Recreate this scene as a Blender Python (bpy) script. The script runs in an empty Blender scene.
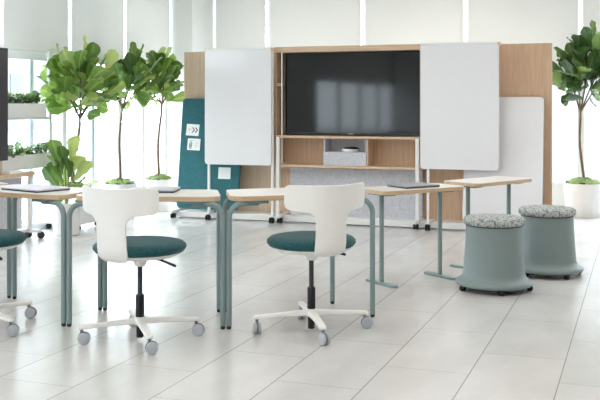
import bpy, bmesh, math, random
from mathutils import Vector, Matrix
random.seed(11)
PI = math.pi
R = math.radians
scene = bpy.context.scene
C = scene.collection

# ------------------------------------------------------------------ materials
def nmat(name):
    m = bpy.data.materials.new(name); m.use_nodes = True
    return m, m.node_tree, m.node_tree.nodes['Principled BSDF']

def nd(nt, typ, **kw):
    n = nt.nodes.new(typ)
    for k, v in kw.items():
        if isinstance(v, tuple) and v and v[0] == 'in':
            n.inputs[v[1]].default_value = v[2]
        else:
            setattr(n, k, v)
    return n

def math_n(nt, op, a, b=None, c=None):
    n = nt.nodes.new('ShaderNodeMath'); n.operation = op
    for i, v in enumerate((a, b, c)):
        if v is None: continue
        if isinstance(v, (int, float)): n.inputs[i].default_value = v
        else: nt.links.new(v, n.inputs[i])
    return n.outputs[0]

def mix_rgb(nt, fac, a, b, blend='MIX'):
    n = nt.nodes.new('ShaderNodeMix'); n.data_type = 'RGBA'; n.blend_type = blend
    for i, v in ((0, fac), (6, a), (7, b)):
        if isinstance(v, (int, float)): n.inputs[i].default_value = v
        elif isinstance(v, tuple): n.inputs[i].default_value = v if len(v) == 4 else v + (1,)
        else: nt.links.new(v, n.inputs[i])
    return n.outputs[2]

def ramp(nt, fac, stops):
    n = nt.nodes.new('ShaderNodeValToRGB'); nt.links.new(fac, n.inputs[0])
    e = n.color_ramp.elements
    while len(e) < len(stops): e.new(0.5)
    for el, (p, c) in zip(e, stops):
        el.position = p; el.color = c + (1,) if len(c) == 3 else c
    return n.outputs[0]

def coords(nt, scale=(1, 1, 1), kind='Object'):
    tc = nt.nodes.new('ShaderNodeTexCoord'); mp = nt.nodes.new('ShaderNodeMapping')
    mp.inputs['Scale'].default_value = scale
    nt.links.new(tc.outputs[kind], mp.inputs[0]); return mp.outputs[0]

def noise(nt, vec, scale, detail=3, rough=.55):
    n = nt.nodes.new('ShaderNodeTexNoise'); nt.links.new(vec, n.inputs['Vector'])
    n.inputs['Scale'].default_value = scale; n.inputs['Detail'].default_value = detail
    n.inputs['Roughness'].default_value = rough
    return n.outputs[0]

def bump(nt, b, h, strength=.2, dist=.002):
    n = nt.nodes.new('ShaderNodeBump'); n.inputs['Strength'].default_value = strength
    n.inputs['Distance'].default_value = dist
    nt.links.new(h, n.inputs['Height']); nt.links.new(n.outputs[0], b.inputs['Normal'])

def plain(name, col, rough=.5, metal=0, spec=.5, var=.03, scale=18, coat=0):
    m, nt, b = nmat(name)
    v = noise(nt, coords(nt), scale)
    lo = tuple(c * (1 - var) for c in col); hi = tuple(min(1, c * (1 + var)) for c in col)
    nt.links.new(ramp(nt, v, [(.3, lo), (.7, hi)]), b.inputs['Base Color'])
    b.inputs['Roughness'].default_value = rough; b.inputs['Metallic'].default_value = metal
    b.inputs['Specular IOR Level'].default_value = spec
    b.inputs['Coat Weight'].default_value = coat
    return m

def wood(name, light, dark, axis='Z', scale=1.0):
    m, nt, b = nmat(name)
    sc = {'Z': (22, 22, .9), 'X': (.9, 22, 22), 'Y': (22, .9, 22)}[axis]
    v = coords(nt, tuple(s * scale for s in sc))
    n1 = noise(nt, v, 1.6, 6, .62); n2 = noise(nt, v, 7, 2, .5)
    f = math_n(nt, 'MULTIPLY_ADD', n2, .35, math_n(nt, 'MULTIPLY', n1, .65))
    nt.links.new(ramp(nt, f, [(.34, dark), (.62, light)]), b.inputs['Base Color'])
    b.inputs['Roughness'].default_value = .5
    bump(nt, b, f, .05, .001)
    return m

def fabric(name, base, dark, scale=420, rough=.95):
    m, nt, b = nmat(name)
    v = coords(nt)
    f = noise(nt, v, scale, 2, .7); g = noise(nt, v, scale * .22, 3, .7)
    h = math_n(nt, 'ADD', math_n(nt, 'MULTIPLY', f, .6), math_n(nt, 'MULTIPLY', g, .4))
    nt.links.new(ramp(nt, h, [(.36, dark), (.64, base)]), b.inputs['Base Color'])
    b.inputs['Roughness'].default_value = rough; b.inputs['Specular IOR Level'].default_value = .15
    b.inputs['Sheen Weight'].default_value = .15
    bump(nt, b, f, .35, .002)
    return m

def floor_mat():
    m, nt, b = nmat('floor_tiles')
    tc = nt.nodes.new('ShaderNodeTexCoord'); sp = nt.nodes.new('ShaderNodeSeparateXYZ')
    nt.links.new(tc.outputs['Object'], sp.inputs[0])
    W, L, G = .402, .80, .0032
    u = math_n(nt, 'DIVIDE', math_n(nt, 'ADD', sp.outputs[0], .35), W)
    row = math_n(nt, 'FLOOR', u); fu = math_n(nt, 'FRACT', u)
    par = math_n(nt, 'FLOORED_MODULO', row, 2.0)
    v = math_n(nt, 'DIVIDE', math_n(nt, 'SUBTRACT', sp.outputs[1], .338), L)
    v = math_n(nt, 'ADD', v, math_n(nt, 'MULTIPLY', par, .5))
    fv = math_n(nt, 'FRACT', v); col = math_n(nt, 'FLOOR', v)
    du = math_n(nt, 'MULTIPLY', math_n(nt, 'SUBTRACT', .5, math_n(nt, 'ABSOLUTE', math_n(nt, 'SUBTRACT', fu, .5))), W)
    dv = math_n(nt, 'MULTIPLY', math_n(nt, 'SUBTRACT', .5, math_n(nt, 'ABSOLUTE', math_n(nt, 'SUBTRACT', fv, .5))), L)
    d = math_n(nt, 'MINIMUM', du, math_n(nt, 'MULTIPLY', dv, 1.6))
    grout = math_n(nt, 'LESS_THAN', d, G * .72)
    cb = nt.nodes.new('ShaderNodeCombineXYZ'); nt.links.new(row, cb.inputs[0]); nt.links.new(col, cb.inputs[1])
    wn = nt.nodes.new('ShaderNodeTexWhiteNoise'); wn.noise_dimensions = '2D'; nt.links.new(cb.outputs[0], wn.inputs['Vector'])
    mp = nt.nodes.new('ShaderNodeMapping'); mp.inputs['Scale'].default_value = (1.3, .5, 1)
    nt.links.new(tc.outputs['Object'], mp.inputs[0])
    n = noise(nt, mp.outputs[0], 3.4, 6, .62)
    base = ramp(nt, n, [(.3, (.60, .585, .565)), (.7, (.675, .66, .645))])
    tone = math_n(nt, 'MULTIPLY_ADD', wn.outputs[0], .07, .93)
    hs = nt.nodes.new('ShaderNodeHueSaturation'); nt.links.new(base, hs.inputs['Color']); nt.links.new(tone, hs.inputs['Value'])
    c = mix_rgb(nt, grout, hs.outputs[0], (.27, .25, .23))
    nt.links.new(c, b.inputs['Base Color'])
    rg = math_n(nt, 'MULTIPLY_ADD', n, .12, .17)
    nt.links.new(rg, b.inputs['Roughness'])
    b.inputs['Specular IOR Level'].default_value = .75
    bump(nt, b, math_n(nt, 'SUBTRACT', 1.0, grout), .3, .001)
    return m

def glass_mat():
    m = bpy.data.materials.new('window_glass'); m.use_nodes = True; nt = m.node_tree; nt.nodes.clear()
    o = nt.nodes.new('ShaderNodeOutputMaterial'); mx = nt.nodes.new('ShaderNodeMixShader')
    t = nt.nodes.new('ShaderNodeBsdfTransparent'); t.inputs[0].default_value = (.97, .99, .99, 1)
    g = nt.nodes.new('ShaderNodeBsdfGlossy'); g.inputs['Roughness'].default_value = .02
    lw = nt.nodes.new('ShaderNodeLayerWeight'); lw.inputs[0].default_value = .5
    fr = math_n(nt, 'MULTIPLY_ADD', math_n(nt, 'POWER', lw.outputs['Facing'], 5.0), .9, .05)
    nt.links.new(fr, mx.inputs[0]); nt.links.new(t.outputs[0], mx.inputs[1]); nt.links.new(g.outputs[0], mx.inputs[2])
    nt.links.new(mx.outputs[0], o.inputs[0])
    return m

def blind_mat():
    m = bpy.data.materials.new('blind_cloth'); m.use_nodes = True; nt = m.node_tree; nt.nodes.clear()
    o = nt.nodes.new('ShaderNodeOutputMaterial'); mx = nt.nodes.new('ShaderNodeMixShader'); mx.inputs[0].default_value = .17
    d = nt.nodes.new('ShaderNodeBsdfDiffuse'); t = nt.nodes.new('ShaderNodeBsdfTranslucent')
    n = noise(nt, coords(nt, (1, 1, 1)), 260, 2)
    c = ramp(nt, n, [(.3, (.77, .775, .755)), (.7, (.84, .845, .825))])
    nt.links.new(c, d.inputs[0]); nt.links.new(c, t.inputs[0])
    nt.links.new(d.outputs[0], mx.inputs[1]); nt.links.new(t.outputs[0], mx.inputs[2]); nt.links.new(mx.outputs[0], o.inputs[0])
    return m

def leaf_mat(name, dark, mid, light, trans):
    m, nt, b = nmat(name)
    at = nt.nodes.new('ShaderNodeAttribute'); at.attribute_name = 'tone'
    n = noise(nt, coords(nt), 14, 3)
    f = math_n(nt, 'ADD', math_n(nt, 'MULTIPLY', at.outputs['Fac'], .8), math_n(nt, 'MULTIPLY', n, .2))
    c = ramp(nt, f, [(.2, dark), (.5, mid), (.85, light)])
    nt.links.new(c, b.inputs['Base Color'])
    b.inputs['Roughness'].default_value = .36; b.inputs['Specular IOR Level'].default_value = .6
    t = nt.nodes.new('ShaderNodeBsdfTranslucent')
    tcol = mix_rgb(nt, .5, c, (.45, .62, .12)); nt.links.new(tcol, t.inputs[0])
    mx = nt.nodes.new('ShaderNodeMixShader'); mx.inputs[0].default_value = trans
    out = nt.nodes['Material Output']
    nt.links.new(b.outputs[0], mx.inputs[1]); nt.links.new(t.outputs[0], mx.inputs[2]); nt.links.new(mx.outputs[0], out.inputs[0])
    return m

def seat_print():
    m, nt, b = nmat('printed_seat_cloth')
    v = coords(nt, (1, 1, 1.0))
    vo = nt.nodes.new('ShaderNodeTexVoronoi'); vo.distance = 'CHEBYCHEV'; vo.inputs['Scale'].default_value = 52
    nt.links.new(v, vo.inputs['Vector'])
    w = noise(nt, coords(nt, (1, 2.6, 1)), 80, 2)
    k = math_n(nt, 'GREATER_THAN', math_n(nt, 'ADD', vo.outputs['Distance'], math_n(nt, 'MULTIPLY', w, .75)), .90)
    w2 = noise(nt, coords(nt, (2.4, 1, 1)), 42, 2)
    k2 = math_n(nt, 'GREATER_THAN', w2, .57)
    c1 = mix_rgb(nt, k2, (.46, .47, .455), (.29, .32, .315))
    c2 = mix_rgb(nt, k, c1, (.15, .17, .175))
    nt.links.new(c2, b.inputs['Base Color']); b.inputs['Roughness'].default_value = .9
    b.inputs['Specular IOR Level'].default_value = .2
    bump(nt, b, noise(nt, v, 300, 2), .3, .002)
    return m

def brick_mat():
    m, nt, b = nmat('pale_brick')
    br = nt.nodes.new('ShaderNodeTexBrick')
    tc = nt.nodes.new('ShaderNodeTexCoord'); mp = nt.nodes.new('ShaderNodeMapping'); mp.inputs['Rotation'].default_value = (R(90), 0, 0)
    nt.links.new(tc.outputs['Object'], mp.inputs[0]); nt.links.new(mp.outputs[0], br.inputs['Vector'])
    br.inputs['Scale'].default_value = 1; br.inputs['Brick Width'].default_value = .5; br.inputs['Row Height'].default_value = .16
    br.inputs['Mortar Size'].default_value = .012
    br.inputs['Color1'].default_value = (.31, .30, .295, 1); br.inputs['Color2'].default_value = (.34, .33, .325, 1); br.inputs['Mortar'].default_value = (.27, .27, .265, 1)
    nt.links.new(br.outputs['Color'], b.inputs['Base Color']); b.inputs['Roughness'].default_value = .9
    return m

def moss_mat():
    m, nt, b = nmat('moss')
    v = coords(nt); n = noise(nt, v, 60, 4)
    nt.links.new(ramp(nt, n, [(.3, (.07, .13, .03)), (.7, (.27, .35, .11))]), b.inputs['Base Color'])
    b.inputs['Roughness'].default_value = .95
    bump(nt, b, n, .8, .01)
    return m

M = dict(
    floor=floor_mat(), glass=glass_mat(), blind=blind_mat(), brick=brick_mat(), moss=moss_mat(),
    wallwhite=plain('white_wall_paint', (.84, .85, .84), .7, var=.01),
    wallgrey=plain('dimming_wall_grey', (.33, .33, .33), .7, var=.01),
    ceil=plain('white_ceiling_paint', (.86, .86, .85), .85, var=.01),
    frame=plain('white_window_metal', (.82, .84, .85), .4, var=.01),
    bluegrey=plain('shaded_window_metal', (.55, .62, .68), .45, var=.02),  # shade on the left mullions is put into this blue-grey
    column=plain('pale_column_paint', (.74, .77, .76), .7, var=.01),
    whitemetal=plain('white_powder_coat', (.80, .79, .77), .4, var=.01),
    board=plain('whiteboard_enamel', (.78, .765, .775), .14, var=.008, spec=.5),
    shell=plain('warm_white_plastic', (.82, .80, .765), .42, var=.01),
    sage=plain('sage_powder_coat', (.21, .28, .28), .5, var=.02),
    sagedk=plain('dark_sage_bracket', (.13, .20, .205), .5, var=.02),
    stool=plain('sage_stool_plastic', (.20, .25, .245), .48, var=.015),
    black=plain('black_plastic', (.010, .010, .012), .45, var=.1, spec=.3),
    darkmetal=plain('dark_gas_lift_metal', (.035, .035, .04), .3, metal=.4, var=.05),
    caster=plain('grey_caster_plastic', (.43, .45, .48), .42, var=.03),
    casterdk=plain('dark_grey_caster_hood', (.19, .20, .22), .45, var=.03),
    laminate=plain('white_laminate', (.74, .71, .665), .3, var=.01),
    teal=fabric('teal_wool', (.032, .120, .130), (.006, .038, .045), 300),
    tealfelt=fabric('teal_pin_felt', (.055, .180, .200), (.026, .110, .128), 200),
    greyfelt=fabric('grey_felt', (.68, .675, .70), (.46, .465, .50), 150),
    print=seat_print(),
    oak=wood('oak_veneer_upright', (.68, .46, .305), (.52, .33, .20), 'Z'),
    oakpale=wood('oak_veneer_pale', (.68, .53, .385), (.55, .40, .275), 'Z'),
    oakx=wood('oak_veneer_lengthwise', (.68, .50, .345), (.54, .375, .24), 'X'),
    edge=wood('oak_edge_band', (.66, .48, .31), (.50, .34, .20), 'X'),
    screen=plain('tv_glass', (.006, .007, .008), .06, var=.1, spec=.42),
    greyscreen=plain('grey_tv_glass', (.035, .033, .04), .3, var=.03),
    bezel=plain('tv_bezel', (.016, .016, .018), .35, var=.1),
    chrome=plain('silver_logo', (.6, .6, .62), .3, metal=.8),
    laptop=plain('grey_laptop_metal', (.27, .29, .30), .38, metal=.3, var=.02),
    laptoplight=plain('silver_laptop_metal', (.52, .53, .56), .38, metal=.3, var=.02),
    laptopviolet=plain('pale_violet_cover', (.62, .61, .68), .45, var=.02),
    laptopdark=plain('dark_laptop_base', (.045, .05, .06), .5),
    rubber=plain('black_rubber', (.015, .015, .017), .6),
    paper=plain('white_paper', (.86, .87, .85), .8, var=.01),
    ink=plain('black_ink', (.05, .05, .055), .7), redink=plain('pink_ink', (.78, .42, .42), .7), greyink=plain('grey_ink', (.5, .49, .47), .7),
    pot=plain('white_ceramic_pot', (.80, .80, .79), .45, var=.01),
    trunk=plain('brown_bark', (.17, .115, .075), .85, var=.35, scale=40),
    stem=plain('green_stem', (.22, .28, .10), .7, var=.2),
    leafA=leaf_mat('fig_leaf_backlit_tint', (.022, .075, .016), (.13, .28, .045), (.54, .62, .22), .26),  # backlight from the windows is put into this lighter green
    leafB=leaf_mat('fig_leaf_deep', (.014, .050, .016), (.042, .120, .028), (.20, .33, .09), .10),
    succulent=leaf_mat('small_planter_leaf', (.02, .07, .03), (.12, .25, .10), (.50, .60, .38), .15),
    ground=plain('pavement', (.30, .30, .29), .9),
    facade=plain('render_facade', (.22, .225, .23), .9, var=.05), facadewin=plain('facade_window', (.12, .13, .15), .3),
    twig=plain('bare_twig_bark', (.09, .08, .075), .9), hedge=leaf_mat('hedge_leaf', (.20, .24, .08), (.34, .37, .16), (.48, .5, .28), .3),
)

# ------------------------------------------------------------------ mesh tools
class MB:
    def __init__(s): s.v = []; s.f = []; s.tone = None
    def add(s, vs, fs, mat=None):
        o = len(s.v)
        s.v += [tuple(mat @ Vector(p)) if mat else tuple(p) for p in vs]
        s.f += [tuple(i + o for i in f) for f in fs]
        return s
    def box(s, x0, x1, y0, y1, z0, z1, mat=None):
        vs = [(x, y, z) for z in (z0, z1) for y in (y0, y1) for x in (x0, x1)]
        return s.add(vs, [(0, 2, 3, 1), (4, 5, 7, 6), (0, 1, 5, 4), (2, 6, 7, 3), (0, 4, 6, 2), (1, 3, 7, 5)], mat)
    def prism(s, pts, z0, z1, mat=None):
        n = len(pts)
        vs = [(x, y, z0) for x, y in pts] + [(x, y, z1) for x, y in pts]
        fs = [tuple(reversed(range(n))), tuple(range(n, 2 * n))] + [(i, (i + 1) % n, n + (i + 1) % n, n + i) for i in range(n)]
        return s.add(vs, fs, mat)
    def lathe(s, prof, c=(0, 0, 0), seg=32, mat=None):
        vs = []; fs = []; n = len(prof)
        for k in range(seg):
            a = 2 * PI * k / seg
            for r, z in prof: vs.append((c[0] + r * math.cos(a), c[1] + r * math.sin(a), c[2] + z))
        for k in range(seg):
            q = (k + 1) % seg
            for i in range(n - 1): fs.append((k * n + i, q * n + i, q * n + i + 1, k * n + i + 1))
        if prof[0][0] > 1e-6: fs.append(tuple(k * n for k in reversed(range(seg))))
        if prof[-1][0] > 1e-6: fs.append(tuple(k * n + n - 1 for k in range(seg)))
        return s.add(vs, fs, mat)
    def tube(s, path, r, seg=12, mat=None):
        P = [Vector(p) for p in path]; n = len(P)
        rs = r if isinstance(r, (list, tuple)) else [r] * n
        T = []
        for i in range(n):
            a = P[max(0, i - 1)]; b = P[min(n - 1, i + 1)]
            T.append((b - a).normalized())
        up = Vector((0, 0, 1)) if abs(T[0].z) < .9 else Vector((1, 0, 0))
        N = (up - T[0] * up.dot(T[0])).normalized()
        vs = []
        for i in range(n):
            N = (N - T[i] * N.dot(T[i])).normalized(); B = T[i].cross(N)
            for k in range(seg):
                a = 2 * PI * k / seg
                vs.append(P[i] + (N * math.cos(a) + B * math.sin(a)) * rs[i])
        fs = [tuple(reversed(range(seg))), tuple(range((n - 1) * seg, n * seg))]
        for i in range(n - 1):
            for k in range(seg):
                q = (k + 1) % seg
                fs.append((i * seg + k, i * seg + q, (i + 1) * seg + q, (i + 1) * seg + k))
        return s.add(vs, fs, mat)
    def build(s, name, mat, parent=None, bevel=0, seg=2, smooth=True, loc=None, angle=38):
        me = bpy.data.meshes.new(name); me.from_pydata(s.v, [], s.f); me.update()
        bm = bmesh.new(); bm.from_mesh(me); bmesh.ops.recalc_face_normals(bm, faces=bm.faces)
        bm.to_mesh(me); bm.free()
        if s.tone:
            at = me.attributes.new('tone', 'FLOAT', 'POINT')
            at.data.foreach_set('value', s.tone)
        if smooth:
            me.shade_smooth(); me.set_sharp_from_angle(angle=R(angle))
        o = bpy.data.objects.new(name, me); C.objects.link(o); me.materials.append(mat)
        if parent: o.parent = parent
        if loc: o.location = loc
        if bevel:
            b = o.modifiers.new('bevel', 'BEVEL'); b.width = bevel; b.segments = seg; b.limit_method = 'ANGLE'; b.angle_limit = R(40)
            b.harden_normals = False
        return o

def tag(o, label=None, cat=None, group=None, kind=None):
    if label: o['label'] = label
    if cat: o['category'] = cat
    if group: o['group'] = group
    if kind: o['kind'] = kind
    return o

def thing(name, label, cat, loc=(0, 0, 0), rz=0, group=None):
    o = bpy.data.objects.new(name, None); C.objects.link(o); o.empty_display_size = .1
    o.location = loc; o.rotation_euler = (0, 0, rz)
    return tag(o, label, cat, group)

def dup(root, loc, rz, label, group=None):
    r = root.copy(); C.objects.link(r); r.location = loc; r.rotation_euler = (0, 0, rz); r['label'] = label
    if group: r['group'] = group
    def rec(a, b):
        for ch in list(a.children):
            c = ch.copy(); C.objects.link(c); c.parent = b; rec(ch, c)
    rec(root, r)
    return r

def struct(name, mb, mat, bevel=0, parent=None):
    o = mb.build(name, mat, parent, bevel=bevel)
    if not parent: o['kind'] = 'structure'
    return o

def rounded(pts, rad, n=6):
    out = []; k = len(pts)
    for i in range(k):
        p = Vector(pts[i]); a = Vector(pts[i - 1]); b = Vector(pts[(i + 1) % k])
        r = rad[i] if isinstance(rad, (list, tuple)) else rad
        if r <= 0: out.append((p.x, p.y)); continue
        u = (a - p).normalized(); w = (b - p).normalized()
        ang = math.acos(max(-1, min(1, u.dot(w)))); t = r / math.tan(ang / 2)
        c = p + (u + w).normalized() * (r / math.sin(ang / 2))
        s0 = p + u * t - c; s1 = p + w * t - c
        for j in range(n + 1):
            q = s0.lerp(s1, j / n); q = c + q.normalized() * r
            out.append((q.x, q.y))
    return out

# ------------------------------------------------------------------ the room
XL, YB, ZC = -5.75, 11.4, 2.76
XR, YF = 4.5, -4.0
struct('floor', MB().box(XL - .1, XR, YF, YB + .1, -.06, 0), M['floor'])
struct('ceiling', MB().box(XL - .1, XR, YF, YB + .1, ZC, ZC + .12), M['ceil'])
struct('trim_1', MB().box(XL, XL + .40, 10.67, YB, 0, ZC), M['column'])                       # corner column
struct('baseboard_left', MB().box(XL - .1, XL + .12, YF, 10.67, 0, .075), M['frame'], .006)
struct('wall_back', MB().box(XL + .40, XR, YB, YB + .10, 0, .30), M['wallwhite'], .004)        # low sill wall under the back windows

struct('wall_right', MB().box(XR, XR + .1, YF, YB + .1, 0, ZC), M['wallgrey'])  # unseen wall, its grey darkened to deepen the side shade on the stools
struct('wall_rear', MB().box(XL - .1, XR + .1, YF - .1, YF, 0, ZC), M['wallwhite'])
k = MB(); k.box(XL - .1, XL, 1.95, 5.07, .075, ZC); k.box(XL - .1, XL, YF, 1.95, 1.72, ZC)
struct('wall_left', k, M['wallwhite'])
def window(n, along, a0, a1, z0, z1, mid=True):
    """one window bay; along 'Y' for the left side, 'X' for the back"""
    f = MB(); t = .035
    def bar(p0, p1, q0, q1, d=.045):
        if along == 'Y': f.box(XL - d, XL + d * .6, p0, p1, q0, q1)
        else: f.box(p0, p1, YB - d * .6, YB + d, q0, q1)
    bar(a0, a0 + t, z0, z1); bar(a1 - t, a1, z0, z1); bar(a0, a1, z0, z0 + t); bar(a0, a1, z1 - t, z1)
    o = struct('window_%d' % n, f, M['frame'])
    if mid:
        g = MB(); c = (a0 + a1) / 2
        if along == 'Y': g.box(XL - .04, XL + .02, c - .028, c + .028, z0 + t, z1 - t)
        else: g.box(c - .022, c + .022, YB - .02, YB + .04, z0 + t, z1 - t)
        g.build('window_mullion', M['bluegrey'] if along == 'Y' else M['frame'], o)
    g = MB()
    if along == 'Y': g.add([(XL - .02, a0 + t, z0 + t), (XL - .02, a1 - t, z0 + t), (XL - .02, a1 - t, z1 - t), (XL - .02, a0 + t, z1 - t)], [(0, 1, 2, 3)])
    else: g.add([(a0 + t, YB + .02, z0 + t), (a1 - t, YB + .02, z0 + t), (a1 - t, YB + .02, z1 - t), (a0 + t, YB + .02, z1 - t)], [(0, 1, 2, 3)])
    g.build('window_pane', M['glass'], o)
    return o

n = 1; ys = [10.67 - 1.12 * i for i in range(6)]
for i in range(5):
    window(n, 'Y', ys[i + 1], ys[i], .075, ZC); n += 1
for i in range(4):
    window(n, 'Y', YF + 1.4875 * i, YF + 1.4875 * (i + 1), .075, 1.72, False); n += 1
XB = [XL + .40, -4.584, -3.29, -2.0, -.669, .62, 1.91, 3.2, XR]
for i in range(len(XB) - 1):
    window(n, 'X', XB[i], XB[i + 1], .30, ZC, i in (3, 4)); n += 1

def blind(along, a0, a1, zb, label, d=.09, gap=.028):
    t = thing('roller_blind', label, 'blind', group='pale roller blinds over the windows')
    ztop = ZC - .02
    zt = ztop - .05
    f = MB(); b = MB(); c = MB()
    if along == 'Y':
        x = XL + d
        f.box(x - .0008, x + .0008, a0 + gap, a1 - gap, zb, zt)
        b.box(x - .012, x + .012, a0 + gap, a1 - gap, zb - .03, zb)
        c.box(XL + .03, x + .035, a0 + .008, a1 - .008, zt, ztop)
    else:
        y = YB - d
        f.box(a0 + gap, a1 - gap, y - .0008, y + .0008, zb, zt)
        b.box(a0 + gap, a1 - gap, y - .012, y + .012, zb - .03, zb)
        c.box(a0 + .008, a1 - .008, y - .035, YB - .03, zt, ztop)
    f.build('blind_cloth', M['blind'], t, smooth=False)
    b.build('bottom_bar', M['frame'], t, bevel=.004); c.build('cassette', M['frame'], t, bevel=.006)
    return t
blind('Y', ys[1], ys[0], 1.72, 'pale roller blind on the window side, next to the corner column')
blind('Y', ys[2], ys[1], 1.72, 'pale roller blind above the large fig tree, on the window side')
blind('Y', ys[3], ys[2], 1.79, 'pale roller blind above the white planter rack and its troughs')
blind('X', XB[0], XB[1], 1.70, 'pale roller blind on the back windows just right of the corner column')
blind('X', XB[1], XB[2], 1.70, 'pale roller blind on the back windows behind the first half of the television')
blind('X', XB[2], XB[3], 1.70, 'pale roller blind on the back windows above where television meets right whiteboard')
blind('X', XB[3], XB[4], 1.70, 'pale roller blind on the back windows above the tall oak end panel')
blind('X', XB[4], XB[5], 1.70, 'pale roller blind on the back windows behind the fig tree at the right edge')
# inner second sheer blind on the third left bay
o = MB().box(XL + .045, XL + .047, ys[3] + .03, ys[2] - .03, 1.69, 1.83).build('sheer_blind', M['blind'], smooth=False)
tag(o, 'second blind hanging a little lower behind the one above the planter rack', 'blind')

# ------------------------------------------------------------------ outdoors
struct('exterior_ground', MB().box(-40, 30, -30, 60, -.30, -.12), M['ground'])
bw = MB().box(-4, 12, 17.0, 17.4, -.12, 2.9).build('brick_wall', M['brick']); tag(bw, 'pale washed out brick wall outside the back windows', 'wall', kind='structure')
ex = thing('office_building', 'washed out pale building with rows of windows seen through the left windows', 'building', (-30, 34, -.12))
MB().box(-4, 0, -9, 9, 0, 9).build('facade', M['facade'], ex)
for j in range(5):
    for k in range(2):
        MB().box(-.04, .04, -8.2 + j * 3.4, -6.2 + j * 3.4, 1.2 + k * 3, 2.9 + k * 3).build('building_window', M['facadewin'], ex)
def twig_tree(x, y, label):
    random.seed(5)
    t = MB(); t.tube([(0, 0, 0), (.05, .02, 1.2), (.0, 0, 2.4), (.1, .1, 4)], [.08, .07, .05, .02], 8)
    for k in range(16):
        z = random.uniform(1.0, 3.4); a = random.uniform(0, 2 * PI); L = random.uniform(.5, 1.3)
        t.tube([(0, 0, z), (L * .5 * math.cos(a), L * .5 * math.sin(a), z + L * .45), (L * math.cos(a), L * math.sin(a), z + L * .8)], [.028, .018, .006], 6)
    o = t.build('bare_tree', M['twig'], loc=(x, y, -.12)); tag(o, label, 'tree')
twig_tree(-9.6, 11.2, 'bare branched tree outside, seen above the upper white planter trough')

# ------------------------------------------------------------------ wedge tables
TH = .735
def leg_path(x, y, dx, dy, h=.692, rb=.075, run=.10):
    p = [(x, y, .018)]
    for k in range(9):
        a = PI / 2 * k / 8
        s = rb * (1 - math.cos(a)); z = h - rb + rb * math.sin(a)
        p.append((x + dx * s, y + dy * s, z))
    p.append((x + dx * (rb + run), y + dy * (rb + run), h))
    return p

def make_table(label, loc, rz, group):
    t = thing('wedge_table', label, 'table', loc, rz, group)
    pts = [(-.428, -.012), (.428, -.012), (.338, .432), (-.338, .432)]
    out = rounded(pts, [.075, .075, .06, .06], 8)
    ins = rounded([(-.4265, -.0105), (.4265, -.0105), (.3368, .4305), (-.3368, .4305)], [.0735, .0735, .0585, .0585], 8)
    MB().prism(out, TH - .029, TH - .0015).build('edge_band', M['edge'], t, bevel=.003)
    MB().prism(ins, TH - .0015, TH).build('tabletop', M['laminate'], t)
    for (x, y, dx) in ((-.435, 0, 1), (.435, 0, -1), (-.348, .42, 1), (.348, .42, -1)):
        dy = .12 if y < .1 else -.12
        l = MB().tube(leg_path(x, y, dx, dy), .0155, 14).build('leg', M['sage'], t)
        MB().lathe([(.009, 0), (.0125, .004), (.0135, .02)], (x, y, 0), 14).build('foot', M['rubber'], l)
        bx = x + dx * .17; by = y + dy * .17
        MB().box(bx - .06, bx + .06, by - .03, by + .03, .690, .7055).build('bracket', M['sagedk'], t, bevel=.004)
    return t
GT = 'white topped wedge tables set in an arc'
T0 = make_table('wedge table with sage tube legs at the end of the arc carrying a laptop, mostly out of frame', (-3.49, 4.55, 0), R(-7.4), GT)
T0['label'] = 'white topped wedge table with sage legs carrying the pale violet closed laptop'
dup(T0, (-2.6045, 4.6155, 0), R(16.2), 'white topped wedge table with sage legs, middle of the arc, carrying the silver laptop')
dup(T0, (-1.82, 5.027, 0), R(39.7), 'empty white topped wedge table with sage legs behind the chair facing the television')
dup(T0, (-4.345, 4.842, 0), R(-31), 'white topped wedge table cut off at the left edge, beyond the laptop table')

# ------------------------------------------------------------------ low rectangular tables on T feet
def make_side(label, loc, rz, group):
    t = thing('standing_table', label, 'table', loc, rz, group)
    H = .662
    pts = [(-.37, -.17), (.37, -.17), (.37, .17), (-.37, .17)]
    MB().prism(rounded(pts, .05, 7), H - .028, H - .0015).build('edge_band', M['edge'], t, bevel=.003)
    MB().prism(rounded([(x * .996, y * .991) for x, y in pts], .0485, 7), H - .0015, H).build('tabletop', M['laminate'], t)
    for sx in (-1, 1):
        l = MB().tube([(sx * .267, 0, .014), (sx * .267, 0, H - .04)], .0165, 14).build('leg', M['sage'], t)
        MB().prism(rounded([(sx * .267 - .024, -.165), (sx * .267 + .024, -.165), (sx * .267 + .024, .165), (sx * .267 - .024, .165)], .022, 6), 0, .017).build('foot', M['sage'], l, bevel=.005)
        MB().box(sx * .267 - .045, sx * .267 + .045, -.10, .10, H - .042, H - .028).build('bracket', M['sagedk'], t, bevel=.003)
    return t
GS = 'narrow tables on two T shaped legs'
S0 = make_side('narrow oak edged table on T feet with a dark grey laptop on it', (-1.535, 6.50, 0), R(53.0), GS)
dup(S0, (-1.12, 7.35, 0), R(63.0), 'narrow oak edged table with nothing on it, behind the stools', GS)

# ------------------------------------------------------------------ laptops
def laptop(label, loc, rz, w, d, lid, h=.017):
    t = thing('laptop', label, 'laptop', loc, rz)
    a = [(-w / 2, -d / 2), (w / 2, -d / 2), (w / 2, d / 2), (-w / 2, d / 2)]
    MB().prism(rounded([(x * .985, y * .98) for x, y in a], .012, 4), 0, h * .5).build('base', M['laptopdark'], t, bevel=.002)
    MB().prism(rounded(a, .014, 5), h * .5, h).build('lid', lid, t, bevel=.002)
    return t
laptop('closed pale violet laptop on the table at the left edge', (-3.42, 4.735, TH), R(-18), .36, .25, M['laptopviolet'])
laptop('closed silver laptop on the middle table beside the chair back', (-2.70, 4.885, TH), R(16), .28, .20, M['laptoplight'], .02)
laptop('closed dark grey laptop on the narrow table in front of the television', (-1.525, 6.525, .662), R(52), .31, .23, M['laptop'])

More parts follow.
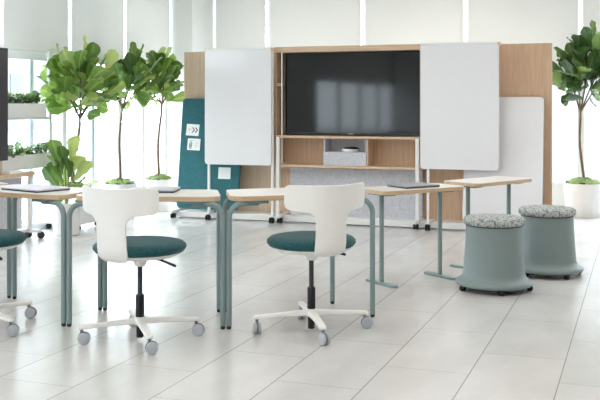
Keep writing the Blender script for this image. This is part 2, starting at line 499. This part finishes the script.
# ------------------------------------------------------------------ swivel chairs
def caster_mb(r=.032, w=.018):
    k = MB()
    for s in (-1, 1):
        prof = [(0, -w / 2), (r * .72, -w / 2), (r * .95, -w * .36), (r, 0), (r * .95, w * .36), (r * .72, w / 2), (0, w / 2)]
        k.lathe(prof, (0, 0, s * .0135), 20, Matrix.Translation((.012, 0, r)) @ Matrix.Rotation(R(90), 4, 'X'))
    return k
def caster_hood():
    k = MB(); pts = []
    r = .0335
    prof = [(0, -.004), (r * .9, -.004), (r, 0), (r * .9, .004), (0, .004)]
    k.lathe(prof, (0, 0, 0), 20, Matrix.Translation((.012, 0, .034)) @ Matrix.Rotation(R(90), 4, 'X'))
    k.tube([(0, 0, .05), (0, 0, .082)], .0085, 10)
    return k

def t_back():
    """T shaped back shell: the outline in (half width, height), wrapped on a curve"""
    half = [(.030, .446), (.062, .450), (.080, .460), (.088, .478), (.088, .52), (.087, .56), (.087, .60)]
    for k in range(1, 8):                                     # fillet under the bar
        a = PI / 2 * k / 7
        half.append((.087 + .05 * (1 - math.cos(a)), .632 + .05 * math.sin(a) - .0))
    half += [(.165, .6845), (.196, .687)]
    for k in range(1, 6):
        a = PI / 2 * k / 5
        half.append((.196 + .038 * math.sin(a), .687 + .034 * (1 - math.cos(a))))
    half += [(.2345, .76), (.2355, .79)]
    for k in range(1, 6):
        a = PI / 2 * k / 5
        half.append((.2355 - .020 * (1 - math.cos(a)), .79 + .030 * math.sin(a)))
    half += [(.180, .8215)]
    n = 20; vs = []; fs = []
    for w, z in half:
        for j in range(n + 1):
            s = -1 + 2 * j / n
            x = s * w
            y = -.256 - .06 * max(0, z - .50) + 1.8 * x * x
            if z < .50: y += (.50 - z) ** 2 * 16
            vs.append((x, y, z + .10 * x * x * (1 if z > .65 else 0)))
    for i in range(len(half) - 1):
        for j in range(n):
            fs.append((i * (n + 1) + j, i * (n + 1) + j + 1, (i + 1) * (n + 1) + j + 1, (i + 1) * (n + 1) + j))
    return MB().add(vs, fs)

def make_chair(label, loc, rz, base_rz, group):
    t = thing('swivel_chair', label, 'chair', loc, rz, group)
    # seat cushion, pan
    prof = [(0, .463), (.20, .465), (.232, .473), (.246, .490), (.245, .505), (.228, .519), (.18, .528), (.09, .532), (0, .533)]
    MB().lathe(prof, (0, 0, 0), 48).build('seat', M['teal'], t, angle=80)
    MB().lathe([(0, .435), (.10, .437), (.19, .448), (.224, .463), (.226, .470), (0, .470)], (0, 0, 0), 40).build('seat_pan', M['shell'], t)
    b = t_back().build('backrest', M['shell'], t, angle=180)
    so = b.modifiers.new('thickness', 'SOLIDIFY'); so.thickness = .013; so.offset = 0
    bv = b.modifiers.new('bevel', 'BEVEL'); bv.width = .004; bv.segments = 2; bv.limit_method = 'ANGLE'; bv.angle_limit = R(50)
    MB().lathe([(.026, .392), (.040, .422), (.055, .440)], (0, 0, 0), 24).build('mechanism', M['shell'], t)
    MB().tube([(.03, .02, .432), (.11, .02, .430), (.135, .02, .424), (.215, .01, .405)], [.006, .006, .0065, .0075], 10).build('lever', M['black'], t)
    # column
    MB().lathe([(.0135, .22), (.0135, .405)], (0, 0, 0), 20).build('gas_lift', M['darkmetal'], t)
    MB().lathe([(.021, .10), (.0225, .105), (.0225, .235), (.020, .242)], (0, 0, 0), 24).build('column', M['black'], t)
    MB().lathe([(.017, .014), (.019, .018), (.020, .10)], (0, 0, 0), 20).build('column_foot', M['black'], t)
    # four armed base
    s = MB()
    s.lathe([(.024, .082), (.036, .086), (.038, .112), (.030, .124), (.024, .124)], (0, 0, 0), 24)
    for k in range(4):
        a = base_rz + k * PI / 2
        m = Matrix.Rotation(a, 4, 'Z')
        vs = []; fs = []
        secs = [(.015, .026, .088, .118), (.10, .023, .088, .112), (.20, .021, .085, .105), (.285, .020, .080, .100), (.312, .018, .079, .098), (.322, .010, .080, .096)]
        for x, w, z0, z1 in secs: vs += [(x, -w, z0), (x, w, z0), (x, w * .86, z1), (x, -w * .86, z1)]
        for i in range(len(secs) - 1):
            for q in range(4): fs.append((i * 4 + q, i * 4 + (q + 1) % 4, i * 4 + 4 + (q + 1) % 4, i * 4 + 4 + q))
        fs += [(3, 2, 1, 0), tuple(range(len(secs) * 4 - 4, len(secs) * 4))]
        s.add(vs, fs, m)
    s.build('star_base', M['shell'], t, bevel=.006, seg=3)
    random.seed(int(abs(loc[0] * 1000)))
    for k in range(4):
        a = base_rz + k * PI / 2
        c = CM.build('caster', M['caster'], t); c.location = (.303 * math.cos(a), .303 * math.sin(a), 0)
        c.rotation_euler = (0, 0, a + [2.2, .9, 3.6, 1.3][k])
        HM.build('caster_hood', M['casterdk'], c)
    return t
CM = caster_mb(); HM = caster_hood()
GC = 'white swivel chairs with round teal seats'
ch = make_chair('white swivel chair with round teal seat at the middle table, lever out to the right', (-2.500, 4.370, 0), R(-5), R(38.5 + 5), GC)
dup(ch, (-1.712, 4.868, 0), R(44), 'white swivel chair with round teal seat at the empty table facing the television', GC)
dup(ch, (-3.475, 4.31, 0), R(-25), 'teal swivel chair cut off at the left edge with only seat rim and casters showing', GC)
for rt in [o for o in C.objects if o.name.startswith('swivel_chair') and o.parent is None]:
    if rt is ch: continue
    want = {-1: R(31), -3: R(68.6)}[-1 if rt.location.x > -2 else -3]
    d = want - rt.rotation_euler.z - R(43.5)
    for c in rt.children:
        if c.name.startswith('star_base'): c.rotation_euler.z = d
        if c.name.startswith('caster'):
            c.location = Matrix.Rotation(d, 3, 'Z') @ c.location; c.rotation_euler.z += d * 1.0 + (1.9 if rt.location.x > -2 else .3)

for rt in [o for o in C.objects if o.name.startswith('swivel_chair') and o.parent is None]:
    for c in rt.children:                                      # turn of each caster on its stem
        if c.name.startswith('caster'):
            a = math.degrees(math.atan2(c.location.y, c.location.x) + rt.rotation_euler.z) % 360
            if rt.location.x > -2: w_ = -58 if 180 < a < 240 else (-38 if a > 240 else (38 if a < 90 else -60))
            else: w_ = 34 if a > 180 else (14 if a < 90 else 30)
            c.rotation_euler.z = R(w_) - rt.rotation_euler.z

# ------------------------------------------------------------------ rolling stools
def make_stool(label, loc, rz, group):
    t = thing('rolling_stool', label, 'stool', loc, rz, group)
    prof = [(.20, .034), (.246, .035), (.256, .040), (.259, .050), (.257, .060), (.240, .070), (.222, .081), (.211, .095), (.206, .115), (.203, .155), (.200, .20), (.192, .32), (.187, .425), (.185, .433), (.10, .436)]
    MB().lathe(prof, (0, 0, 0), 56).build('body', M['stool'], t, angle=60)
    prof = [(.12, .437), (.192, .438), (.202, .444), (.207, .456), (.207, .468), (.202, .480), (.188, .488), (.13, .495), (.05, .498), (0, .498)]
    k = MB().lathe(prof, (0, 0, 0), 56).build('seat_cushion', M['print'], t, angle=80)
    MB().lathe([(.186, .431), (.192, .434), (.192, .440), (.12, .442)], (0, 0, 0), 48).build('seat_rim', M['black'], t)
    MB().lathe([(.10, .026), (.225, .026), (.225, .036), (.10, .036)], (0, 0, 0), 40).build('under_plate', M['black'], t)
    for q in range(5):
        a = q * 2 * PI / 5 - PI / 2 + R(10)
        c = MB()
        prof = [(0, -.018), (.012, -.018), (.019, -.012), (.020, 0), (.019, .012), (.012, .018), (0, .018)]
        c.lathe(prof, (0, 0, 0), 16, Matrix.Translation((.236 * math.cos(a), .236 * math.sin(a), .020)) @ Matrix.Rotation(a + PI / 2 + .5, 4, 'Z') @ Matrix.Rotation(R(90), 4, 'X'))
        c.build('caster', M['black'], t)
    return t
GR = 'sage rolling stools with printed cushions'
st = make_stool('sage rolling stool with printed cushion standing nearer the camera', (-.939, 6.39, 0), R(10), GR)
dup(st, (-.655, 7.085, 0), R(30), 'sage rolling stool with printed cushion standing behind the other stool', GR)

# ------------------------------------------------------------------ media wall
mw = thing('media_wall', 'long oak and white media wall carrying the television, shelves and grey felt panel', 'media wall', (-2.8, 9.4, 0))
OX, OY = -2.8, 9.4
def part(name, mat, *boxes, bevel=.003, parent=None):
    k = MB()
    for (x0, x1, y0, y1, z0, z1) in boxes: k.box(x0 - OX, x1 - OX, y0 - OY, y1 - OY, z0, z1)
    return k.build(name, mat, parent or mw, bevel=bevel)
part('end_panel', M['oakpale'], (-4.817, -3.645, 9.40, 9.44, .055, 1.832))
part('end_panel', M['oak'], (-2.07, -.823, 9.40, 9.44, .055, 1.846))
part('back_panel', M['oak'], (-3.645, -2.07, 9.40, 9.44, .055, 1.848))
part('top_board', M['oakx'], (-3.640, -2.045, 9.17, 9.40, 1.790, 1.850))
part('side_board', M['oak'], (-3.640, -3.622, 9.20, 9.40, .62, 1.79))
part('side_board', M['oak'], (-2.085, -2.060, 9.20, 9.40, .92, 1.79))
part('small_shelf', M['oakx'], (-3.64, -3.565, 9.20, 9.40, 1.440, 1.470))
part('shelf', M['oakx'], (-3.60, -2.06, 9.155, 9.40, .893, .920))
part('shelf', M['oakx'], (-3.60, -2.06, 9.155, 9.40, .590, .617))
part('divider', M['oak'], (-2.63, -2.614, 9.17, 9.40, .617, .893))
part('felt_panel', M['greyfelt'], (-3.52, -2.09, 9.33, 9.36, .06, .575))
for x in (-3.587, -2.098): part('post', M['whitemetal'], (x - .018, x + .018, 9.13, 9.165, .05, .905))
part('post', M['whitemetal'], (-3.565, -3.553, 9.18, 9.20, .62, 1.79))
part('base_rail', M['whitemetal'], (-4.86, -.83, 9.20, 9.44, .015, .075))
for x in (-4.81, -3.56, -2.11, -.95):
    part('foot', M['whitemetal'], (x - .022, x + .022, 9.06, 9.46, .062, .094))
    k = MB()
    for s in (-1, 1):
        k.lathe([(0, -.010), (.026, -.010), (.031, 0), (.026, .010), (0, .010)], (0, 0, 0), 18, Matrix.Translation((x - OX + s * .014, 9.13 - OY, .031)) @ Matrix.Rotation(R(90), 4, 'Y'))
    k.build('caster', M['black'], mw)

tv = thing('television', 'large black flat television mounted on the oak media wall', 'television', (-2.825, 9.27, .932))
MB().box(-.724, .724, -.012, .05, 0, .852).build('housing', M['bezel'], tv, bevel=.004)
MB().box(-.716, .716, -.0150, -.0118, .020, .844).build('screen', M['screen'], tv)
k = MB()
for q in range(7):                                             # tiny maker's lettering, unreadable strokes in the photo
    k.box(-.030 + q * .0088, -.030 + q * .0088 + .0062, -.0165, -.0118, .006, .013)
k.build('logo', M['chrome'], tv)

bn = thing('felt_storage_box', 'pale grey felt storage box on the oak shelf under the television', 'storage box', (-2.86, 9.28, .617))
MB().box(-.232, .226, -.115, -.100, 0, .137).build('front_panel', M['greyfelt'], bn, bevel=.003)
k = MB(); k.box(-.232, -.220, -.10, .10, 0, .272); k.box(.214, .226, -.10, .10, 0, .272); k.box(-.22, .214, .088, .10, 0, .272); k.box(-.22, .214, -.10, .088, 0, .012)
k.build('sides', M['greyfelt'], bn, bevel=.002)
MB().box(-.20, .20, -.098, .07, .012, .140).build('inner_tray', M['greyfelt'], bn)
dv = thing('desk_gadget', 'small white gadget with a domed black top in the grey felt box', 'gadget', (-2.83, 9.25, .7575))
MB().lathe([(.060, 0), (.068, .004), (.070, .014), (.066, .030)], (0, 0, 0), 28, Matrix.Scale(1.25, 4, (1, 0, 0))).build('body', M['pot'], dv)
MB().lathe([(.068, .030), (.062, .040), (.040, .050), (.012, .055), (0, .055)], (0, 0, 0), 28, Matrix.Translation((.012, 0, 0)) @ Matrix.Scale(1.3, 4, (1, 0, 0))).build('lid', M['black'], dv)

# ------------------------------------------------------------------ whiteboards
def rounded_board(w, h, rad, y0, y1):
    p = rounded([(-w / 2, 0), (w / 2, 0), (w / 2, h), (-w / 2, h)], rad, 6)
    k = MB(); n_ = len(p)
    vs = [(x, y0, z) for x, z in p] + [(x, y1, z) for x, z in p]
    fs = [tuple(range(n_)), tuple(reversed(range(n_, 2 * n_)))] + [(i, n_ + i, n_ + (i + 1) % n_, (i + 1) % n_) for i in range(n_)]
    return k.add(vs, fs)
def mobile_board(label, x, z0, dark_feet, posts):
    t = thing('mobile_whiteboard', label, 'whiteboard', (x, 9.10, 0), 0, 'whiteboards on slim white rolling frames')
    b = rounded_board(.766, 1.238, [.035, .035, .008, .008], -.012, .012).build('board', M['board'], t, bevel=.0025); b.location = (0, 0, z0)
    MB().box(-.383, .383, -.016, .022, z0 + 1.222, z0 + 1.246).build('top_rail', M['whitemetal'], t, bevel=.003)
    for s in posts:
        MB().box(s - .013, s + .013, .013, .038, .072, z0 + 1.20).build('post', M['whitemetal'], t, bevel=.003)
        MB().box(s - .018, s + .018, -.02, .24, .066, .090).build('foot', M['whitemetal'], t, bevel=.004)
        for y in (.0, .22):
            k = MB()
            for q in (-1, 1):
                k.lathe([(0, -.010), (.027, -.010), (.032, 0), (.027, .010), (0, .010)], (0, 0, 0), 18, Matrix.Translation((s + q * .013, y, .032)) @ Matrix.Rotation(R(90), 4, 'Y'))
            k.tube([(s, y, .03), (s, y, .07)], .008, 8)
            k.build('caster', M['black'] if y < .1 else M['caster'], t)
    MB().box(.372, .395, -.02, .05, z0 + 1.205, z0 + 1.235).build('hook', M['oakx'], t, bevel=.003)
    return t
mobile_board('white mobile board left of the television, overlapping the teal pinboard', -4.026, .604, True, (-.350, .385))
mobile_board('white mobile board right of the television, overlapping another leaning whiteboard', -1.673, .610, True, (-.312,))

lw = thing('leaning_whiteboard', 'white round-cornered board leaning on the oak end panel behind the stools', 'whiteboard', (-1.275, 9.17, .096))
lw.rotation_euler = (R(-8.6), 0, 0)
rounded_board(.760, 1.235, .038, -.010, .010).build('board', M['board'], lw, bevel=.003)
rounded_board(.766, 1.239, .040, .010, .016).build('backing', M['caster'], lw, bevel=.002)

pb = thing('pinboard', 'teal felt pinboard leaning on the oak panel left of the television', 'pinboard', (-4.435, 9.20, .105))
pb.rotation_euler = (R(-7.4), 0, 0)
rounded_board(.735, 1.215, .045, -.014, .014).build('felt_face', M['tealfelt'], pb, bevel=.005)

def pinned(name, label, x, z, w, h, tilt):
    # sits on the leaning pinboard's front plane
    t = thing(name, label, 'paper')
    m = pb.matrix_basis @ Matrix.Translation((x, -.0165, z)) @ Matrix.Rotation(R(tilt), 4, 'Y')
    t.matrix_basis = m
    MB().box(-w / 2, w / 2, -.0008, .0008, 0, h).build('sheet', M['paper'], t, smooth=False)
    return t
def strokes(t, name, mat, segs, r=.0045):
    k = MB()
    for (x0, z0, x1, z1) in segs:
        d = Vector((x1 - x0, z1 - z0)).normalized() * r; q = Vector((-d.y, d.x))
        c = [(x0 - d.x * .5 + q.x, z0 - d.y * .5 + q.y), (x0 - d.x * .5 - q.x, z0 - d.y * .5 - q.y), (x1 + d.x * .5 - q.x, z1 + d.y * .5 - q.y), (x1 + d.x * .5 + q.x, z1 + d.y * .5 + q.y)]
        k.add([(x, y, z) for y in (-.0016, -.0009) for x, z in c], [(0, 1, 2, 3), (7, 6, 5, 4)] + [(i, 4 + i, 4 + (i + 1) % 4, (i + 1) % 4) for i in range(4)])
    return k.build(name, mat, t, smooth=False)
p1 = pinned('paper_note', 'upper white note with two black arrowheads and pink marks on the pinboard', -.225, .800, .155, .128, 3)
strokes(p1, 'arrow_print', M['ink'], [(.000, .090, .022, .064), (.022, .064, .000, .038), (.036, .090, .058, .064), (.058, .064, .036, .038)], .0055)
strokes(p1, 'pink_print', M['redink'], [(-.052, .078, -.038, .062), (-.038, .062, -.030, .084), (-.038, .062, -.040, .044), (-.020, .066, -.010, .066)], .003)
p2 = pinned('paper_note', 'lower white note with a black paper clip drawing on the pinboard', -.200, .640, .155, .128, 2)
strokes(p2, 'clip_print', M['ink'], [(-.052, .080, -.052, .030), (-.052, .030, -.044, .018), (-.044, .018, -.034, .018), (-.034, .018, -.026, .030), (-.026, .030, -.026, .080), (-.026, .080, -.034, .090), (-.034, .090, -.044, .090), (-.039, .072, -.039, .034)], .0038)
strokes(p2, 'small_print', M['greyink'], [(-.06, .106, .02, .106), (-.06, .100, -.01, .100)], .002)
strokes(p2, 'pink_print', M['redink'], [(.016, .074, .030, .082), (.016, .05, .032, .06), (.036, .04, .05, .05), (.04, .082, .052, .07), (.02, .03, .034, .024)], .003)
p3 = pinned('paper_note', 'pale white note on the pinboard under the corner of the white mobile board', .190, .335, .145, .125, 0)
strokes(p3, 'small_print', M['greyink'], [(-.05 + .02 * a_, .03 + .02 * b_, -.046 + .02 * a_, .03 + .02 * b_) for a_ in range(6) for b_ in range(4)], .0012)

# ------------------------------------------------------------------ second media wall at the left edge, parallel to the windows
mc = thing('side_media_cart', 'oak and white cart with shelf and grey felt panel cut off at the left edge', 'media cart', (-5.46, 6.6, 0))
def cart(name, mat, x0, x1, y0, y1, z0, z1, bevel=.003):
    return MB().box(x0 + 5.46, x1 + 5.46, y0 - 6.6, y1 - 6.6, z0, z1).build(name, mat, mc, bevel=bevel)
cart('back_panel', M['oakpale'], -5.42, -5.40, 5.9, 6.985, .626, 1.74)
cart('shelf', M['oakx'], -5.42, -5.28, 5.9, 7.30, .590, .625)
cart('felt_panel', M['greyfelt'], -5.40, -5.38, 5.9, 7.24, .10, .575)
cart('base_rail', M['whitemetal'], -5.41, -5.36, 5.9, 7.34, .062, .095)
cart('post', M['whitemetal'], -5.345, -5.315, 7.27, 7.31, .075, .59)
cart('post', M['whitemetal'], -5.345, -5.315, 5.9, 5.94, .075, .59)
for y in (5.93, 7.29):
    cart('foot', M['whitemetal'], -5.425, -5.22, y - .02, y + .02, .062, .09)
    for x in (-5.25, -5.39):
        k = MB()
        for q in (-1, 1):
            k.lathe([(0, -.010), (.027, -.010), (.032, 0), (.027, .010), (0, .010)], (0, 0, 0), 18, Matrix.Translation((x + 5.46, y - 6.6 + .06 + q * .013, .032)) @ Matrix.Rotation(R(90), 4, 'X'))
        k.build('caster', M['black'], mc)
t2 = thing('television', 'dark television seen edge-on on the cart at the left edge', 'television', (-5.33, 6.42, .745))
MB().box(-.04, 0, -.55, .555, 0, 1.005).build('housing', M['bezel'], t2, bevel=.004)
MB().box(0, .004, -.54, .545, .015, .99).build('screen', M['greyscreen'], t2)
MB().box(-.068, -.04, -.10, .10, .30, .60).build('wall_bracket', M['bezel'], t2, bevel=.004)
ps = MB().prism(rounded([(-.05, -.09), (.05, -.09), (.05, .09), (-.05, .09)], .008, 3), 0, .022).build('notebook', M['paper'], loc=(-5.335, 7.03, .625))
tag(ps, 'pale notebook lying on the cart shelf at the left edge', 'notebook')

# ------------------------------------------------------------------ plants
def leaf(mb, base, d, nrm, L, W, tone, cup=.18, droop=.25, pet=.03):
    d = d.normalized(); sd = d.cross(nrm)
    if sd.length < 1e-3: sd = d.cross(Vector((1, 0, 0)))
    sd.normalize(); up = sd.cross(d).normalized()
    prof = [(0, .03), (.07, .24), (.20, .50), (.34, .62), (.48, .76), (.62, .96), (.74, 1.0), (.86, .86), (.95, .52), (1.0, .06)]
    ph = random.uniform(0, 6)
    vs = []; n_ = 4; tn = []
    for t, w in prof:
        for j in range(-n_, n_ + 1):
            s = j / n_
            ww = s * w * W * .5
            zz = cup * abs(s) ** 1.4 * w * W * .6 - droop * L * t * t * .5 + .010 * math.sin(t * 17 + ph + s * 2) * abs(s)
            vs.append(base + d * (pet + t * L) + sd * ww + up * zz); tn.append(min(1, tone + (.22 if j == 0 else -.04)))
    k = 2 * n_ + 1; fs = []
    for i in range(len(prof) - 1):
        for j in range(k - 1): fs.append((i * k + j, i * k + j + 1, (i + 1) * k + j + 1, (i + 1) * k + j))
    mb.add(vs, fs); mb.tone += tn

def fig_tree(label, loc, pot_r, pot_h, trunk_h, crown_c, crown_r, nleaf, seed, mat, lean=(0, 0), pot='round', Ls=(.17, .25)):
    random.seed(seed)
    t = thing('fig_tree', label, 'tree', loc, 0, 'fiddle leaf fig trees in white pots')
    z0 = 0
    if pot == 'round':
        MB().lathe([(pot_r * .80, 0), (pot_r * .84, .01), (pot_r * .97, pot_h * .72), (pot_r, pot_h - .012), (pot_r * .985, pot_h), (pot_r * .93, pot_h), (pot_r * .92, pot_h - .06), (0, pot_h - .06)], (0, 0, 0), 48).build('pot', M['pot'], t)
    else:
        z0 = .055
        MB().box(-pot_r, pot_r, -pot_r, pot_r, z0, pot_h).build('pot', M['pot'], t, bevel=.012)
        for (x, y) in ((1, 1), (1, -1), (-1, 1), (-1, -1)):
            MB().lathe([(0, -.014), (.026, -.014), (.030, 0), (.026, .014), (0, .014)], (0, 0, 0), 16, Matrix.Translation((x * pot_r * .86, y * pot_r * .86, .030)) @ Matrix.Rotation(R(90), 4, 'X')).build('caster', M['black'], t)
    # moss mound
    m = MB(); vs = []; fs = []; rr, aa = 7, 26
    for i in range(rr + 1):
        r = pot_r * .915 * i / rr
        for j in range(aa):
            a = 2 * PI * j / aa
            vs.append((r * math.cos(a), r * math.sin(a), pot_h - .012 + .045 * (1 - (i / rr) ** 2) + random.uniform(0, .035)))
    for i in range(rr):
        for j in range(aa): fs.append((i * aa + j, i * aa + (j + 1) % aa, (i + 1) * aa + (j + 1) % aa, (i + 1) * aa + j))
    m.add(vs, fs).build('moss', M['moss'], t)
    # trunk
    top = Vector((lean[0], lean[1], trunk_h)); base = Vector((0, 0, pot_h - .03))
    path = []; rad = []
    for i in range(9):
        q = i / 8
        p = base.lerp(top, q) + Vector((math.sin(q * 5 + seed) * .018, math.cos(q * 4 + seed) * .015, 0)) * (q * (1.4 - q) * 2)
        path.append(p); rad.append(.0165 - .005 * q)
    tk = MB().tube(path, rad, 10)
    cc = Vector(crown_c); cr = Vector(crown_r)
    tips = []
    nb = 7
    for b in range(nb):
        a = 2 * PI * b / nb + random.uniform(-.3, .3)
        e = Vector((math.cos(a) * cr.x * .55, math.sin(a) * cr.y * .55, cc.z - top.z + cr.z * random.uniform(-.15, .65)))
        if b == 0: e = Vector((0, 0, cc.z - top.z + cr.z * .8))
        e = path[-1] + e + Vector((cc.x - top.x, cc.y - top.y, 0)) * .6
        mid = path[-1].lerp(e, .5) + Vector((math.cos(a), math.sin(a), 0)) * .04 - Vector((0, 0, .03))
        bp = [path[-1] - Vector((0, 0, .02)), mid, e]
        tk.tube(bp, [.0095, .007, .004], 8); tips.append(bp)
    tk.build('trunk', M['trunk'], t)
    fo = MB(); fo.tone = []
    for k in range(nleaf):
        # even spread in the ellipsoid, denser near its skin
        u = 1 - 1.85 * (k + .5) / nleaf; a = k * 2.39996 + random.uniform(-.3, .3); s = math.sqrt(1 - u * u)
        rr_ = random.uniform(.3, .85) if k % 3 else random.uniform(.7, 1.02)
        n_ = Vector((s * math.cos(a), s * math.sin(a), u))
        tip = cc + Vector((n_.x * cr.x, n_.y * cr.y, n_.z * cr.z)) * rr_
        L = random.uniform(*Ls); W = L * random.uniform(.56, .70)
        root = Vector((cc.x, cc.y, cc.z - cr.z * .4))
        d = (tip - root).normalized() * .6 + n_ * .45 + Vector((random.uniform(-.5, .5), random.uniform(-.5, .5), random.uniform(-.1, .9)))
        d.normalize()
        nr = (Vector((0, 0, 1)) * random.uniform(.0, .9) - Vector((n_.x, n_.y, 0)) * random.uniform(-.3, 1.1) + Vector((random.uniform(-.9, .9), random.uniform(-.9, .9), 0)))
        tone = min(1, max(0, random.gauss(.5, .3)))
        leaf(fo, tip - d * L * .55, d, nr, L, W, tone, droop=random.uniform(.05, .5))
    f = fo.build('foliage', mat, t, angle=180); f['kind'] = 'stuff'
    return t

fig_tree('largest fig tree in a square white rolling planter, nearest of the window side trees', (-5.40, 8.10, 0), .20, .40, 1.12, (.07, .03, 1.44), (.37, .36, .39), 104, 3, M['leafA'], (.04, .03), 'square', (.19, .27))
fig_tree('fig tree in a round white pot, second along the windows, behind the chair back', (-5.41, 9.02, 0), .185, .375, 1.22, (.08, .05, 1.50), (.31, .32, .35), 74, 8, M['leafA'], (.02, .0))
fig_tree('fig tree in a round white pot nearest the teal pinboard', (-5.30, 9.70, 0), .165, .375, 1.26, (.0, .0, 1.53), (.29, .30, .34), 72, 15, M['leafA'], (.02, .0))
fig_tree('dark green fig tree in a round white pot at the right edge', (-.605, 10.85, 0), .222, .372, 1.18, (.05, -.05, 1.62), (.37, .33, .43), 100, 21, M['leafB'], (-.05, .0), 'round', (.20, .285))

# low leafy fig in a small pot
random.seed(31)
bp = thing('potted_fig', 'low bushy fig plant without a trunk, in front of the largest tree', 'plant', (-5.17, 7.64, 0))
MB().lathe([(.11, 0), (.12, .01), (.145, .30), (.14, .31), (.13, .30), (0, .28)], (0, 0, 0), 36).build('pot', M['pot'], bp)
sm = MB(); fo = MB(); fo.tone = []
for k in range(4):
    a = k * 1.7; e = Vector((.07 * math.cos(a), .07 * math.sin(a), .62 + .05 * k))
    sm.tube([(0, 0, .27), e * .5 + Vector((0, 0, .12)), e], [.009, .008, .005], 8)
sm.build('stem', M['stem'], bp)
for k in range(19):
    a = k * 2.4 + random.uniform(-.3, .3); q = k / 18; z = .32 + .34 * q
    d = Vector((math.cos(a), math.sin(a), .35 + 1.9 * q + random.uniform(-.5, .6)))
    nv = Vector((-math.cos(a) * .9, -math.sin(a) * .9, .5)) + Vector((random.uniform(-1.1, 1.1), random.uniform(-1.1, 1.1), 0))
    leaf(fo, Vector((.05 * math.cos(a + 1), .05 * math.sin(a + 1), z)), d, nv, random.uniform(.19, .27), random.uniform(.13, .175), (.1, .8, .4, .95, .25)[k % 5], droop=random.uniform(-.1, .2), pet=.05)
f = fo.build('foliage', M['leafA'], bp, angle=180); f['kind'] = 'stuff'

# planter rack with two troughs
pr = thing('planter_rack', 'white metal rack by the window holding two planter troughs', 'rack', (-5.60, 7.4, 0))
for y in (-.42, .58):
    MB().box(-.018, .018, y - .022, y + .022, .0, 1.80).build('post', M['frame'], pr, bevel=.003)
    MB().box(-.02, .155, y - .02, y + .02, .0, .03).build('foot', M['frame'], pr, bevel=.003)
for z in (.62, 1.10, 1.78): MB().box(-.012, .012, -.40, .56, z, z + .02).build('crossbar', M['frame'], pr, bevel=.002)
def trough(label, y0, y1, z0, h, seed):
    random.seed(seed)
    L = y1 - y0
    t = thing('planter_trough', label, 'planter', (-5.505, (y0 + y1) / 2, z0), 0, 'white planter troughs on the rack')
    k = MB(); w = .07; th = .008
    k.box(-w, w, -L / 2, L / 2, 0, th); k.box(-w, -w + th, -L / 2, L / 2, 0, h); k.box(w - th, w, -L / 2, L / 2, 0, h)
    k.box(-w, w, -L / 2, -L / 2 + th, 0, h); k.box(-w, w, L / 2 - th, L / 2, 0, h)
    k.build('box', M['pot'], t, bevel=.002)
    MB().box(-w + th, w - th, -L / 2 + th, L / 2 - th, h - .05, h - .02).build('soil', M['trunk'], t)
    fo = MB(); fo.tone = []
    for q in range(110):
        b = Vector((random.uniform(-.05, .05), random.uniform(-L / 2 + .03, L / 2 - .03), h - .03 + random.uniform(0, .07)))
        a = random.uniform(0, 2 * PI)
        d = Vector((math.cos(a), math.sin(a), random.uniform(.3, 2)))
        l = random.uniform(.055, .095)
        leaf(fo, b, d, Vector((-math.cos(a), -math.sin(a), 1)), l, l * .75, min(1, max(0, random.gauss(.45, .3))), pet=.01)
    f = fo.build('foliage', M['succulent'], t, angle=180); f['kind'] = 'stuff'
    return t
trough('upper white trough of small leafy plants on the window rack', 7.0, 7.69, 1.115, .14, 3)
trough('lower white trough of small leafy plants on the window rack', 7.0, 7.88, .640, .132, 4)

# ------------------------------------------------------------------ light
w = bpy.data.worlds.new('World'); scene.world = w; w.use_nodes = True
nt = w.node_tree; bg = nt.nodes['Background']
bg.inputs[0].default_value = (.83, .925, 1.0, 1); bg.inputs[1].default_value = 7.6

def area(name, loc, rot, sx, sy, power, col):
    l = bpy.data.lights.new(name, 'AREA'); l.shape = 'RECTANGLE'; l.size = sx; l.size_y = sy; l.energy = power; l.color = col
    o = bpy.data.objects.new(name, l); C.objects.link(o); o.location = loc; o.rotation_euler = rot
    return o

# unseen fill lights added below the ceiling to brighten floor and tabletops
for i in range(4):
    for j in range(5):
        area('fill_light', (-4.4 + 2.4 * i, -2.2 + 3.0 * j, ZC - .01), (0, 0, 0), 1.2, 1.2, 12 * (.65, 1.15, 1.25, .75)[i], (1.0, .96, .905))

# ------------------------------------------------------------------ camera
cam = bpy.data.cameras.new('camera'); co = bpy.data.objects.new('camera', cam); C.objects.link(co)
co.location = (0, 0, 1.25); co.rotation_euler = (R(90), 0, R(20.07))
cam.sensor_fit = 'HORIZONTAL'; cam.sensor_width = 36; cam.lens = 36 * 936 / 600
cam.shift_y = -96 / 600
cam.clip_end = 200
scene.camera = co
vs = scene.view_settings
vs.view_transform = 'Standard'; vs.look = 'None'; vs.gamma = 1; vs.use_curve_mapping = False; vs.exposure = 0.22
scene.cycles.use_denoising = True
scene.cycles.max_bounces = 10; scene.cycles.transparent_max_bounces = 16
scene.cycles.sample_clamp_indirect = 8
